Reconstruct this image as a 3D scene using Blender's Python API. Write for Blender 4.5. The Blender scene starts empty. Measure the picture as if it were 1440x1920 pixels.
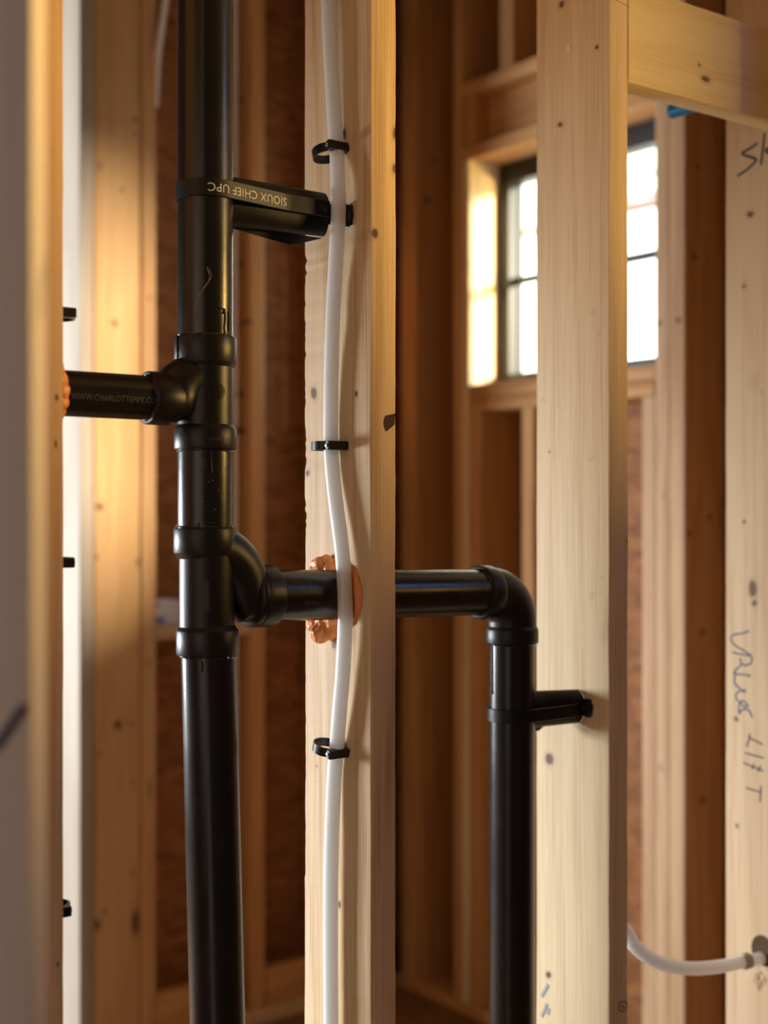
import bpy, bmesh, math, random
from mathutils import Vector, Matrix, noise
random.seed(7)
sc = bpy.context.scene
COL = sc.collection
PI = math.pi
# ------------------------------------------------------------------ camera, world, lights, exposure
F = 2560.0                      # focal length in pixels of the 1440 x 1920 frame
CZ = 1.37                       # camera height above the subfloor
cam_d = bpy.data.cameras.new('camera'); cam = bpy.data.objects.new('camera', cam_d); COL.objects.link(cam)
cam.location = (0, 0, CZ); cam.rotation_euler = (PI/2, 0, 0)
cam_d.sensor_fit = 'VERTICAL'; cam_d.sensor_height = 36; cam_d.sensor_width = 27
cam_d.lens = F/1920*36
cam_d.clip_start = .05
cam_d.dof.use_dof = True; cam_d.dof.focus_distance = 1.60; cam_d.dof.aperture_fstop = 2.8
sc.camera = cam
sc.view_settings.view_transform = 'Standard'; sc.view_settings.look = 'None'
sc.view_settings.gamma = 1; sc.view_settings.use_curve_mapping = False
sc.view_settings.exposure = 0.0

# wall frame: u runs along the plumbing wall (away, to the right), v into it (away, to the left)
TH = math.radians(37)
D = Vector((math.cos(TH), math.sin(TH), 0)); B = Vector((-math.sin(TH), math.cos(TH), 0)); Z = Vector((0, 0, 1))
A1 = Vector((-.0155, 1.587, 0))
def W(u, v, z=0): return A1 + D*u + B*v + Z*(z + CZ)
def u_at(px, v):                # u where the column px meets the plane v
    k = (px-720)/F; P = A1 + B*v
    return (k*P.y - P.x)/(D.x - k*D.y)
def v_at(px, u):
    k = (px-720)/F; P = A1 + D*u
    return (k*P.y - P.x)/(B.x - k*B.y)
def z_at(py, u, v): return (960-py)/F*(A1 + D*u + B*v).y
def on_u(px, py, u): v = v_at(px, u); return W(u, v, z_at(py, u, v))
def on_v(px, py, v): u = u_at(px, v); return W(u, v, z_at(py, u, v))
def on_y(px, py, y): return Vector(((px-720)/F*y, y, (960-py)/F*y + CZ))
FLOOR, CEIL = -1.37, 1.56
UW = 1.467                      # room side of the window wall
VB = 1.84                       # room side of the far wall

world = bpy.data.worlds.new('sky'); sc.world = world; world.use_nodes = True
bg = world.node_tree.nodes['Background']
bg.inputs[0].default_value = (1.0, .95, .86, 1); bg.inputs[1].default_value = 5.5
def area(name, loc, target, sx, sy, power, col):
    l = bpy.data.lights.new(name, 'AREA'); l.shape = 'RECTANGLE'; l.size = sx; l.size_y = sy
    l.energy = power; l.color = col
    o = bpy.data.objects.new(name, l); COL.objects.link(o); o.location = loc
    o.rotation_euler = (Vector(target)-Vector(loc)).to_track_quat('-Z', 'Y').to_euler()
    return o
# daylight through the opening at the left end of the far room
area('daylight_left', W(-1.62, 3.0, -.06), W(.15, .1, -.1), .95, 1.0, 205, (.87, .92, .97))
sun_d = bpy.data.lights.new('sun', 'SUN'); sun_d.energy = 18; sun_d.angle = math.radians(8); sun_d.color = (1, .83, .62)
sun = bpy.data.objects.new('sun', sun_d); COL.objects.link(sun)
sun.rotation_euler = (-D*.33 + B*.9 - Z*.145).to_track_quat('-Z', 'Y').to_euler()
# low golden light and blue sky light through the small opening of the window wall, right of the camera
area('daylight_gold', W(2.35, -1.45, .42), W(.1, .3, .2), .50, .24, 185, (1.0, .62, .17))
area('daylight_sky', W(1.66, -1.18, 1.02), W(.2, 0, -.1), .42, .14, 2.6, (.10, .36, 1.0))
area('fill_front', W(-2.1, -1.0, .1), W(-.6, -.4, -.1), 1.2, 1.5, 5.0, (1.0, .93, .88))  # fill lamp without a real source, added to brighten the near stud's face

# ------------------------------------------------------------------ helpers
def tag(o, label=None, cat=None, group=None, kind=None):
    if label: o['label'] = label
    if cat: o['category'] = cat
    if group: o['group'] = group
    if kind: o['kind'] = kind
    return o
def mesh_from(bm, name, recalc=True):
    if recalc: bmesh.ops.recalc_face_normals(bm, faces=bm.faces)
    me = bpy.data.meshes.new(name); bm.to_mesh(me); bm.free(); return me
def shade(me, ang=40):
    me.shade_auto = None if False else None
def obj(name, bm, mat, parent=None, origin=None, smooth=True, recalc=True):
    """links a bmesh given in world space (or in the parent's space) as one object"""
    if origin is None:
        origin = Vector((0, 0, 0))
        if parent is None and len(bm.verts):
            xs = [v.co for v in bm.verts]
            origin = Vector((sum(c.x for c in xs)/len(xs), sum(c.y for c in xs)/len(xs), min(c.z for c in xs)))
    base = Vector(parent['_o']) if (parent is not None and '_o' in parent) else Vector((0, 0, 0))
    for v in bm.verts: v.co -= (origin if parent is None else base)
    me = mesh_from(bm, name, recalc); me.materials.append(mat)
    o = bpy.data.objects.new(name, me); COL.objects.link(o)
    if parent is None: o.location = origin; o['_o'] = list(origin)
    else: o.parent = parent; o['_o'] = list(base)
    if smooth:
        me.polygons.foreach_set('use_smooth', [True]*len(me.polygons))
        try: me.set_sharp_from_angle(angle=math.radians(38))
        except Exception: pass
    return o
def empty(name, loc, rot=0):
    o = bpy.data.objects.new(name, None); COL.objects.link(o); o.location = loc; o.rotation_euler = (0, 0, rot)
    o.empty_display_size = .05; o['_o'] = list(loc) if rot == 0 else [0, 0, 0]
    return o
def frame_of(t):
    t = t.normalized(); a = Z if abs(t.z) < .9 else Vector((1, 0, 0))
    x = a.cross(t).normalized(); y = t.cross(x).normalized(); return x, y, t
def rev(bm, o, ax, prof, seg=56, cap=True, sy=1.0):
    """surface of revolution: prof = [(distance along ax, radius)]"""
    x, y, t = frame_of(ax); rings = []
    for (s, r) in prof:
        rings.append([bm.verts.new(o + t*s + (x*math.cos(2*PI*k/seg) + y*math.sin(2*PI*k/seg)*sy)*r) for k in range(seg)])
    for a, b in zip(rings, rings[1:]):
        for k in range(seg): bm.faces.new((a[k], a[(k+1) % seg], b[(k+1) % seg], b[k]))
    if cap:
        bm.faces.new(rings[0][::-1]); bm.faces.new(rings[-1])
def tube(bm, pts, r, seg=24, cap=True, flat=None):
    """swept tube with parallel transport; r a number or list; flat=(normal, factor) squashes it"""
    n = len(pts); rr = r if isinstance(r, (list, tuple)) else [r]*n
    T = []
    for i in range(n):
        a = pts[max(i-1, 0)]; b = pts[min(i+1, n-1)]; T.append((b-a).normalized())
    x, y, _ = frame_of(T[0]); rings = []
    for i in range(n):
        x = (x - T[i]*x.dot(T[i])).normalized(); y = T[i].cross(x)
        ring = []
        for k in range(seg):
            p = (x*math.cos(2*PI*k/seg) + y*math.sin(2*PI*k/seg))*rr[i]
            if flat: p = p - flat[0]*p.dot(flat[0])*(1-flat[1])
            ring.append(bm.verts.new(pts[i] + p))
        rings.append(ring)
    for a, b in zip(rings, rings[1:]):
        for k in range(seg): bm.faces.new((a[k], a[(k+1) % seg], b[(k+1) % seg], b[k]))
    if cap: bm.faces.new(rings[0][::-1]); bm.faces.new(rings[-1])
def smooth_path(P, n=10):
    """Catmull-Rom through the points"""
    out = []
    for i in range(len(P)-1):
        p0 = P[max(i-1, 0)]; p1 = P[i]; p2 = P[i+1]; p3 = P[min(i+2, len(P)-1)]
        for k in range(n):
            t = k/n
            out.append(.5*((2*p1) + (p2-p0)*t + (2*p0-5*p1+4*p2-p3)*t*t + (3*p1-p0-3*p2+p3)*t**3))
    out.append(P[-1].copy()); return out
def bx(bm, o, ax, ay, az, bev=0):
    """box from corner o with three edge vectors"""
    vs = [bm.verts.new(o + ax*i + ay*j + az*k) for i in (0, 1) for j in (0, 1) for k in (0, 1)]
    fs = [bm.faces.new([vs[i] for i in f]) for f in ((0, 1, 3, 2), (4, 6, 7, 5), (0, 4, 5, 1), (2, 3, 7, 6), (0, 2, 6, 4), (1, 5, 7, 3))]
    if bev:
        es = list({e for f in fs for e in f.edges})
        bmesh.ops.bevel(bm, geom=es, offset=bev, segments=2, affect='EDGES', profile=.7)

# ------------------------------------------------------------------ materials
def newmat(name):
    m = bpy.data.materials.new(name); m.use_nodes = True
    nt = m.node_tree; return m, nt, nt.nodes['Principled BSDF']
def N(nt, t, **kw):
    n = nt.nodes.new(t)
    for k, v in kw.items(): setattr(n, k, v)
    return n
def plain(name, col, rough=.5, metal=0, spec=.5, bump=0, bscale=200, coat=0, var=0, **kw):
    m, nt, b = newmat(name)
    b.inputs['Base Color'].default_value = (*col, 1); b.inputs['Roughness'].default_value = rough
    b.inputs['Metallic'].default_value = metal; b.inputs['Specular IOR Level'].default_value = spec
    b.inputs['Coat Weight'].default_value = coat
    for k, v in kw.items(): b.inputs[k.replace('_', ' ')].default_value = v
    tc = N(nt, 'ShaderNodeTexCoord')
    if bump:
        no = N(nt, 'ShaderNodeTexNoise'); no.inputs['Scale'].default_value = bscale; no.inputs['Detail'].default_value = 4
        nt.links.new(tc.outputs['Object'], no.inputs['Vector'])
        bu = N(nt, 'ShaderNodeBump'); bu.inputs['Strength'].default_value = bump; bu.inputs['Distance'].default_value = .002
        nt.links.new(no.outputs['Fac'], bu.inputs['Height']); nt.links.new(bu.outputs['Normal'], b.inputs['Normal'])
    if var:
        n2 = N(nt, 'ShaderNodeTexNoise'); n2.inputs['Scale'].default_value = 14; n2.inputs['Detail'].default_value = 6
        nt.links.new(tc.outputs['Object'], n2.inputs['Vector'])
        mr = N(nt, 'ShaderNodeMapRange'); mr.inputs[3].default_value = max(rough-var, .02); mr.inputs[4].default_value = rough+var
        nt.links.new(n2.outputs['Fac'], mr.inputs[0]); nt.links.new(mr.outputs[0], b.inputs['Roughness'])
    return m
def wood(name, light=(.74, .54, .32), dark=(.50, .27, .11), seed=0., knots=(), rings=.45, fibre=.8, stains=(), blotch=.3):
    """softwood lumber with the grain along the object's local z; knots = [(axis 'x'|'y', a, z, ra, rz, darkness)]"""
    m, nt, b = newmat(name); L = nt.links.new
    tc = N(nt, 'ShaderNodeTexCoord')
    def vm(op, *ins):
        n = N(nt, 'ShaderNodeVectorMath', operation=op)
        for i, v in enumerate(ins):
            if isinstance(v, (tuple, list)): n.inputs[i].default_value = v
            else: L(v, n.inputs[i])
        return n.outputs['Value' if op == 'LENGTH' else 'Vector']
    def ma(op, *ins):
        n = N(nt, 'ShaderNodeMath', operation=op)
        for i, v in enumerate(ins):
            if isinstance(v, (int, float)): n.inputs[i].default_value = v
            else: L(v, n.inputs[i])
        return n.outputs[0]
    def noi(vec, scale, detail=3):
        n = N(nt, 'ShaderNodeTexNoise'); n.inputs['Scale'].default_value = scale; n.inputs['Detail'].default_value = detail
        L(vec, n.inputs['Vector']); return n
    P = tc.outputs['Object']
    Q = vm('ADD', P, (seed*3.1, seed*1.7, seed*5.3))
    big = noi(vm('MULTIPLY', Q, (11, 11, .55)), 1.0, 2)
    # knots pull the rings round themselves
    kd = None
    warp = noi(vm('MULTIPLY', P, (60, 60, 25)), 1.0, 3)
    wv = vm('MULTIPLY_ADD', warp.outputs['Color'], (.004, .004, .009), (-.002, -.002, -.0045))
    Pw = vm('ADD', P, wv)
    for (axis, a, z, ra, rz, dk) in knots:
        s = (0, 1/ra, 1/rz) if axis == 'y' else (1/ra, 0, 1/rz)
        c = (0, -a/ra, -z/rz) if axis == 'y' else (-a/ra, 0, -z/rz)
        ln = vm('LENGTH', vm('MULTIPLY_ADD', Pw, s, c))
        ln = ma('ADD', ma('MULTIPLY', ln, 1.3), (1-dk)*1.7)
        kd = ln if kd is None else ma('MINIMUM', kd, ln)
    ringv = ma('MULTIPLY', big.outputs['Fac'], 42.0)
    if kd is not None:
        halo = ma('DIVIDE', 3.0, ma('ADD', kd, .6)); ringv = ma('ADD', ringv, halo)
    ring = ma('MULTIPLY_ADD', ma('SINE', ringv), .5, .5)
    ring = ma('POWER', ring, 2.2)
    fib = noi(vm('MULTIPLY', Q, (420, 420, 5)), 1.0, 3).outputs['Fac']
    blo = noi(vm('MULTIPLY', Q, (9, 9, 1.6)), 1.0, 3).outputs['Fac']
    fac = ma('ADD', ma('MULTIPLY', ring, rings), ma('MULTIPLY', ma('SUBTRACT', fib, .5), fibre*2.0))
    fac = ma('ADD', fac, ma('MULTIPLY', ma('SUBTRACT', blo, .45), blotch*2.4))
    cl = N(nt, 'ShaderNodeClamp'); L(fac, cl.inputs[0])
    mx = N(nt, 'ShaderNodeMix', data_type='RGBA'); mx.inputs[6].default_value = (*light, 1); mx.inputs[7].default_value = (*dark, 1)
    L(cl.outputs[0], mx.inputs[0]); col = mx.outputs[2]
    if kd is not None:
        cr = N(nt, 'ShaderNodeValToRGB'); e = cr.color_ramp.elements
        e[0].position = 0.0; e[0].color = (.95, .95, .95, 1)
        e[1].position = 1.0; e[1].color = (0, 0, 0, 1)
        for p, v in ((.28, .85), (.36, 1.0), (.44, .55), (.62, .16)):
            x = cr.color_ramp.elements.new(p); x.color = (v, v, v, 1)
        L(ma('MULTIPLY', kd, .42), cr.inputs[0])
        mk = N(nt, 'ShaderNodeMix', data_type='RGBA'); mk.inputs[7].default_value = (.09, .036, .014, 1)
        L(cr.outputs[0], mk.inputs[0]); L(col, mk.inputs[6]); col = mk.outputs[2]
    L(col, b.inputs['Base Color'])
    b.inputs['Roughness'].default_value = .62; b.inputs['Specular IOR Level'].default_value = .3
    saw = noi(vm('MULTIPLY', Q, (25, 25, 330)), 1.0, 1).outputs['Fac']
    hgt = ma('ADD', ma('MULTIPLY', fib, .7), ma('ADD', ma('MULTIPLY', saw, .35), ma('MULTIPLY', ring, -.25)))
    bu = N(nt, 'ShaderNodeBump'); bu.inputs['Strength'].default_value = .35; bu.inputs['Distance'].default_value = .0012
    L(hgt, bu.inputs['Height']); L(bu.outputs['Normal'], b.inputs['Normal'])
    return m
def osb(name, c1=(.22, .08, .018), c2=(.36, .15, .045)):
    m, nt, b = newmat(name); L = nt.links.new
    tc = N(nt, 'ShaderNodeTexCoord'); mp = N(nt, 'ShaderNodeMapping'); mp.inputs['Scale'].default_value = (14, 14, 30)
    L(tc.outputs['Object'], mp.inputs[0])
    vo = N(nt, 'ShaderNodeTexVoronoi'); vo.inputs['Scale'].default_value = 1.4; vo.inputs['Randomness'].default_value = 1
    no = N(nt, 'ShaderNodeTexNoise'); no.inputs['Scale'].default_value = 1.1; no.inputs['Detail'].default_value = 4
    L(mp.outputs[0], no.inputs['Vector'])
    av = N(nt, 'ShaderNodeVectorMath', operation='ADD'); L(mp.outputs[0], av.inputs[0]); L(no.outputs['Color'], av.inputs[1])
    L(av.outputs[0], vo.inputs['Vector'])
    sx = N(nt, 'ShaderNodeSeparateColor'); L(vo.outputs['Color'], sx.inputs[0])
    mx = N(nt, 'ShaderNodeMix', data_type='RGBA'); mx.inputs[6].default_value = (*c1, 1); mx.inputs[7].default_value = (*c2, 1)
    L(sx.outputs[0], mx.inputs[0]); L(mx.outputs[2], b.inputs['Base Color']); b.inputs['Roughness'].default_value = .7
    return m
ABS = plain('black_abs', (.010, .010, .012), .26, spec=.5, bump=.06, bscale=600, var=.10)
ABS_FIT = plain('black_abs_moulded', (.011, .010, .010), .36, spec=.35, bump=.12, bscale=900, var=.08)
STRAP = plain('black_strap_plastic', (.009, .009, .010), .42, spec=.3, bump=.1, bscale=120, var=.08)
CLIP = plain('black_clip_plastic', (.008, .008, .009), .35)
GLUE = plain('wet_cement', (.02, .02, .022), .08, coat=1)
PEX = plain('translucent_white_tube', (.86, .92, .97), .34, bump=.05, bscale=300, Subsurface_Weight=1.0, Subsurface_Scale=.03, Subsurface_Radius=(1, 1, 1))
FOAM = plain('orange_foam', (.92, .37, .12), .34, bump=.6, bscale=260, Subsurface_Weight=.25, Subsurface_Scale=.006)
PRINT = plain('silver_print', (.62, .62, .64), .6)
PRINT_DIM = plain('faint_print', (.085, .08, .08), .6)
PRINT_FAINT = plain('very_faint_print', (.05, .048, .046), .6)
INK = plain('marker_ink', (.03, .035, .06), .6)
INK_BLUE = plain('blue_marker_ink', (.045, .08, .17), .6)
STEEL = plain('nail_steel', (.62, .62, .64), .35, metal=.8)
FRAME_BLK = plain('window_frame_black', (.012, .013, .014), .4)
BLUE = plain('blue_tube', (.0, .27, .72), .4)
WHITE_BOX = plain('white_plastic', (.62, .62, .74), .5)
BLUE_TAPE = plain('blue_plastic', (.05, .16, .50), .5)
SUBFLOOR = osb('subfloor_panels', (.20, .10, .04), (.30, .16, .07))
OSB = osb('osb_sheathing')
CEILM = plain('ceiling_board', (.26, .17, .10), .8, bump=.2, bscale=30)
WALLM = plain('room_board', (.26, .17, .10), .8, bump=.2, bscale=30)

# ------------------------------------------------------------------ lumber
def board(name, o, ax, ay, az, sx, sy, L, mat, seed=0, jit=.0006, r=.0028, parent=None, zseg=None, edge=None):
    """a board with rounded arrises, long axis az, slightly wavy edges; o is its lower corner"""
    if ax.cross(ay).dot(az) < 0: ax, ay, sx, sy = ay, ax, sy, sx
    sec = []
    for (cx, cy, a0) in ((sx-r, sy-r, 0), (r, sy-r, 90), (r, r, 180), (sx-r, r, 270)):
        for k in range(3):
            a = math.radians(a0+45*k); sec.append((cx+r*math.cos(a), cy+r*math.sin(a), (a0//90)))
    nz = zseg or max(2, int(L/.03)); bm = bmesh.new(); rings = []
    for i in range(nz+1):
        z = L*i/nz; ring = []
        for (x, y, q) in sec:
            n = noise.noise_vector(Vector((seed*7.3+q*3.1, z*9, q*1.7)))*jit + noise.noise_vector(Vector((seed*2.3+q*9.1, z*45, q)))*jit*.5
            p = Vector((x+n.x, y+n.y, z))
            if edge: p = edge(p, q, z)
            ring.append(bm.verts.new(p))
        rings.append(ring)
    n = len(sec)
    for a, b in zip(rings, rings[1:]):
        for k in range(n): bm.faces.new((a[k], a[(k+1) % n], b[(k+1) % n], b[k]))
    bm.faces.new(rings[0][::-1]); bm.faces.new(rings[-1])
    me = mesh_from(bm, name); me.materials.append(mat)
    me.polygons.foreach_set('use_smooth', [True]*len(me.polygons))
    try: me.set_sharp_from_angle(angle=math.radians(40))
    except Exception: pass
    ob = bpy.data.objects.new(name, me); COL.objects.link(ob)
    R = Matrix((ax, ay, az)).transposed().to_4x4()
    ob.matrix_world = Matrix.Translation(o) @ R
    if parent is not None:
        ob.parent = parent; ob.matrix_parent_inverse = parent.matrix_basis.inverted()
    return ob
def stud(pL, pA, pB, v0=0., zb=FLOOR+.038, zt=CEIL, seed=0, knots=(), name='wall_stud', light=None, dark=None, depth=None, jit=.0006, edge=None, zseg=None, rings=.4, **kw):
    """upright stud of a v-plane wall given by the picture columns of its three visible edges"""
    u0 = u_at(pA, v0); u1 = u_at(pB, v0)
    dv = depth if depth else v_at(pL, u0)-v0
    kk = []
    for (f, px, py, rx, ry, dk) in knots:
        if f == 'w': P = on_u(px, py, u0); Y = P.y; kk.append(('y', v_at(px, u0)-v0, P.z-CZ-zb, rx/F*Y/.57, ry/F*Y, dk))
        else: P = on_v(px, py, v0); Y = P.y; kk.append(('x', u_at(px, v0)-u0, P.z-CZ-zb, rx/F*Y/.8, ry/F*Y, dk))
    m = wood('lumber_%s_%d' % (name, seed), light or (.76, .57, .36), dark or (.56, .32, .14), seed, kk, rings=rings, **kw)
    o = board(name, W(u0, v0, zb), D, B, Z, u1-u0, dv, zt-zb, m, seed, jit, edge=edge, zseg=zseg)
    o['_u0'] = u0
    return o

# ------------------------------------------------------------------ room shell (structure)
def slab(name, u0, u1, v0, v1, z0, z1, mat):
    bm = bmesh.new(); bx(bm, W(u0, v0, z0), D*(u1-u0), B*(v1-v0), Z*(z1-z0))
    return tag(obj(name, bm, mat, smooth=False), kind='structure')
UL = -2.3; VF = -4.2
slab('floor', UL-.3, UW+.14, VF-.3, 3.8, FLOOR-.05, FLOOR, SUBFLOOR)
slab('ceiling', UL-.3, UW+.14, VF-.3, 3.8, CEIL+.038, CEIL+.09, CEILM)
# far sheathing behind the studs
slab('wall_back', u_at(176, VB), UW+.155, VB+.14, VB+.155, FLOOR, CEIL+.04, OSB)
def wall_with_hole(name, fixed, axis, a0, a1, h0, h1, z0, z1, th, mat):
    bm = bmesh.new()
    def q(p0, p1, q0, q1):
        if p1-p0 < 1e-4 or q1-q0 < 1e-4: return
        if axis == 'u': bx(bm, W(fixed, p0, q0), D*th, B*(p1-p0), Z*(q1-q0))
        else: bx(bm, W(p0, fixed, q0), D*(p1-p0), B*th, Z*(q1-q0))
    q(a0, h0, FLOOR, CEIL+.04); q(h1, a1, FLOOR, CEIL+.04); q(h0, h1, FLOOR, z0); q(h0, h1, z1, CEIL+.04)
    return tag(obj(name, bm, mat, smooth=False), kind='structure')
slab('wall_left', UL-.05, UL, VF-.2, 3.7, FLOOR, CEIL+.04, WALLM)
slab('wall_far', UL-.05, UW+.13, 3.65, 3.7, FLOOR, CEIL+.04, WALLM)
slab('wall_side', UW+.08, UW+.13, VB+.16, 3.65, FLOOR, CEIL+.04, WALLM)
slab('wall_front', UL-.05, UW+.2, VF-.05, VF, FLOOR, CEIL+.04, WALLM)
slab('shade_soffit', UL+.01, .1, 1.70, 1.80, .03, CEIL+.03, WALLM)  # unseen soffit, added to cut the left daylight off the stud tops

# ------------------------------------------------------------------ the plumbing wall
# splintered far arris of the middle stud
def ragged(p, q, z):
    y = z + FLOOR+.038
    if q in (1,) and -.02 < y < .36:
        n = noise.noise(Vector((3.1, y*38, 2))) + .7*noise.noise(Vector((1.1, y*110, 5)))
        p.y -= max(0, n)*.007; p.x += max(0, n)*.002
    if q in (1,) and -.45 < y < -.0:
        p.y -= .0015 + .002*max(0, noise.noise(Vector((9, y*60, 1))))
    return p
s1 = stud(570, 695, 743, seed=1, zseg=600, edge=ragged, rings=.40, blotch=.16, light=(.82, .62, .38), dark=(.50, .28, .11), knots=[
    ('w', 588, 738, 7, 14, .95), ('w', 667, 738, 3.2, 6, 1), ('w', 645, 252, 4.5, 12, .95), ('w', 577, 888, 6, 8, .8), ('w', 626, 1208, 5, 8, 1),
    ('w', 637, 1697, 4, 10, .8), ('w', 594, 1436, 2.5, 4, .7), ('w', 579, 1888, 3, 5, .35),
    ('n', 703, 440, 6, 11, 1), ('n', 741, 250, 5, 14, .9), ('n', 740, 318, 6, 11, .9), ('n', 742, 700, 2.5, 5, .5)])
tag(s1, 'pale middle wall stud with the white tube clipped down its face', 'stud')
s2 = stud(1005, 1142, 1178, seed=2, rings=.22, blotch=.2, light=(.83, .66, .41), dark=(.54, .33, .13), knots=[
    ('w', 1050, 233, 6, 7, .8), ('w', 1053, 8, 5, 9, .9), ('w', 1119, 87, 3, 5, 1), ('w', 1030, 1423, 8, 14, .9), ('w', 1029, 1829, 5, 7, .95),
    ('w', 1128, 1082, 9, 10, .24), ('w', 1108, 1120, 5, 7, .22), ('w', 1112, 585, 8, 12, .17), ('w', 1125, 630, 5, 7, .17), ('w', 1018, 750, 7, 9, .2), ('w', 1108, 860, 9, 8, .15), ('w', 1030, 848, 1.5, 3, .9), ('w', 1110, 1112, 7, 7, .1), ('w', 1008, 1008, 1.5, 16, .4),
    ('n', 1176, 1015, 5, 8, .6)])
tag(s2, 'pale knotty wall stud right of the drop pipe, black strap nailed to it', 'stud')
s3 = stud(1360, 1503, 1545, seed=3, rings=.3, blotch=.25, light=(.68, .51, .31), dark=(.48, .28, .12), knots=[
    ('w', 1407, 402, 6, 7, .9), ('w', 1395, 537, 3, 5, .8), ('w', 1412, 715, 15, 36, .17), ('w', 1430, 732, 4, 10, .3), ('w', 1411, 1104, 6, 18, .95), ('w', 1414, 1130, 4, 8, .9),
    ('w', 1396, 978, 3, 5, .8), ('w', 1380, 1348, 4, 6, .9), ('w', 1382, 1547, 4, 7, .7), ('w', 1369, 1462, 2, 6, .3)])
tag(s3, 'wall stud at the right edge with marker writing and a tube hole', 'stud')
s0 = stud(0, 60, 120, seed=4, depth=.14, rings=.35, light=(.66, .43, .24), dark=(.46, .24, .10), knots=[
    ('n', 106, 745, 4, 10, .8), ('n', 105, 832, 3, 10, .8), ('n', 80, 485, 10, 25, .5), ('n', 98, 280, 8, 3, .3), ('n', 108, 1808, 2.5, 6, .8)])
tag(s0, 'brown wall stud at the left that the thin black pipe runs into', 'stud')
U1, U2, U3 = s1['_u0'], s2['_u0'], s3['_u0']
# bottom and top plates of the plumbing wall
def plate(name, u0, u1, v0, z0, seed, label, dv=.14, h=.038, col=None):
    m = wood('lumber_plate_%d' % seed, *(col or ((.70, .50, .29), (.50, .28, .12))), seed)
    o = board(name, W(u0, v0, z0), B, Z, D, dv, h, u1-u0, m, seed); return tag(o, label, 'plate')
plate('bottom_plate', UL+.01, UW-.02, 0, FLOOR, 11, 'bottom plate under the studs of the front wall')
plate('top_plate', UL+.01, UW-.02, 0, CEIL, 12, 'top plate over the studs of the front wall')
# blocking between the third and the right stud
zb0 = z_at(153.6, u_at(1178, 0), 0); zb1 = z_at(-33, u_at(1178, 0), 0)
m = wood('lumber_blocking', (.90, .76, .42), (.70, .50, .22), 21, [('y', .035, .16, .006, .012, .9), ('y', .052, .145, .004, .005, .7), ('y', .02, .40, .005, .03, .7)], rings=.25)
blk = board('blocking', W(u_at(1178, 0)+.0005, 0, zb0), B, Z, D, .038, zb1-zb0, U3-u_at(1178, 0)-.001, m, 21)
tag(blk, 'horizontal block between the two right studs, half of it in sun', 'beam')
# foreground stud, strongly out of focus
m = wood('lumber_near', (.74, .66, .60), (.62, .54, .48), 31, rings=.3)
near = board('wall_stud', Vector((-.350, .80, CZ+FLOOR+.0)), Vector((1, 0, 0)), Vector((0, 1, 0)), Z, .1435, .038, CEIL-FLOOR, m, 31)
tag(near, 'blurred greyish stud closest to the camera at the left edge', 'stud')
def stroke(name, pts, mat, parent, r=.0012, nrm=-D, n=8):
    bm = bmesh.new()
    for P in pts: tube(bm, smooth_path([p + nrm*.0003 for p in P], n), r, 8, flat=(nrm.normalized(), .15))
    ob = obj(name, bm, mat, None)
    ob.parent = parent; ob.matrix_parent_inverse = parent.matrix_basis.inverted()
    return ob
stroke('marker_mark', [[on_y(-12, 1405, .7985), on_y(12, 1372, .7985), on_y(30, 1345, .7985), on_y(46, 1322, .7985)]], INK, near, .0026, Vector((0, -1, 0)))
stroke('marker_mark', [[on_y(84, 500, .83), on_y(80, 560, .815), on_y(78, 600, .81)]], INK, near, .0008, Vector((1, 0, 0)))

# ------------------------------------------------------------------ drain piping (one glued assembly)
VS = .058
US = u_at(385, VS); YS = W(US, VS).y; KS = YS/F            # metres per pixel at the stack
def SZ(py): return (960-py)*KS
stack_o = W(US, VS, FLOOR)
drain = empty('drain_piping', stack_o)
tag(drain, 'black plastic drain pipe stack with tee branches, elbow and drop pipe', 'pipe')
S = lambda py, px=385: W(US, VS, SZ(py)) + Vector(((px-385)*KS, 0, 0))
RP = 52*KS; RH = 58.5*KS; RB = 52.5*KS
def hubprof(y0, y1, rp=RP, rh=RH, ch=9*KS):
    """profile of a hub between two rows (pixels): rounded lip, straight, chamfer"""
    a = 0; L_ = abs(y1-y0)*KS
    return [(0, rp*.93), (0, rh-.0022), (.0008, rh-.0007), (.0025, rh), (L_-ch, rh), (L_-ch*.6, rh-.0012), (L_, rp+.0002), (L_+.002, rp*.97)]
# upper pipe
bm = bmesh.new(); rev(bm, S(700), Z, [(0, RP), ((CEIL - SZ(700)), RP)]); p_up = obj('pipe', bm, ABS, drain)
# upper tee
bm = bmesh.new(); rev(bm, S(805), Z, [(0, RB), (SZ(678)-SZ(805), RB)])
T1 = S(752); left_ax = (-D*1.0).normalized()
KL = W(US-.09, VS).y/F; RL = .0246
c = [T1 + Z*.012*0 for _ in range(1)]
rad = .024
pth = []
for k in range(13):
    a = PI/2*k/12
    pth.append(T1 + left_ax*(.014 + rad*math.sin(a)) + Z*(rad*math.cos(a)))
pth = [p for p in pth]; end1 = T1 + left_ax*(.014+rad)
pth2 = [Vector((p.x, p.y, p.z)) for p in pth]
tube(bm, pth2 + [end1+left_ax*.004], [.0262]*13 + [.0262], 40)
tee1 = obj('tee_fitting', bm, ABS_FIT, drain)
bm = bmesh.new(); rev(bm, S(632), -Z, hubprof(632, 690)); obj('hub', bm, ABS_FIT, tee1)
bm = bmesh.new(); rev(bm, S(844), Z, hubprof(844, 797)); obj('hub', bm, ABS_FIT, tee1)
hub_end = T1 + left_ax*.073
bm = bmesh.new(); rev(bm, hub_end, -left_ax, [(0, .024), (0, .0275), (.0008, .0285), (.0022, .0290), (.026, .0290), (.029, .0278), (.034, .0265)]); obj('hub', bm, ABS_FIT, tee1)
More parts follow.
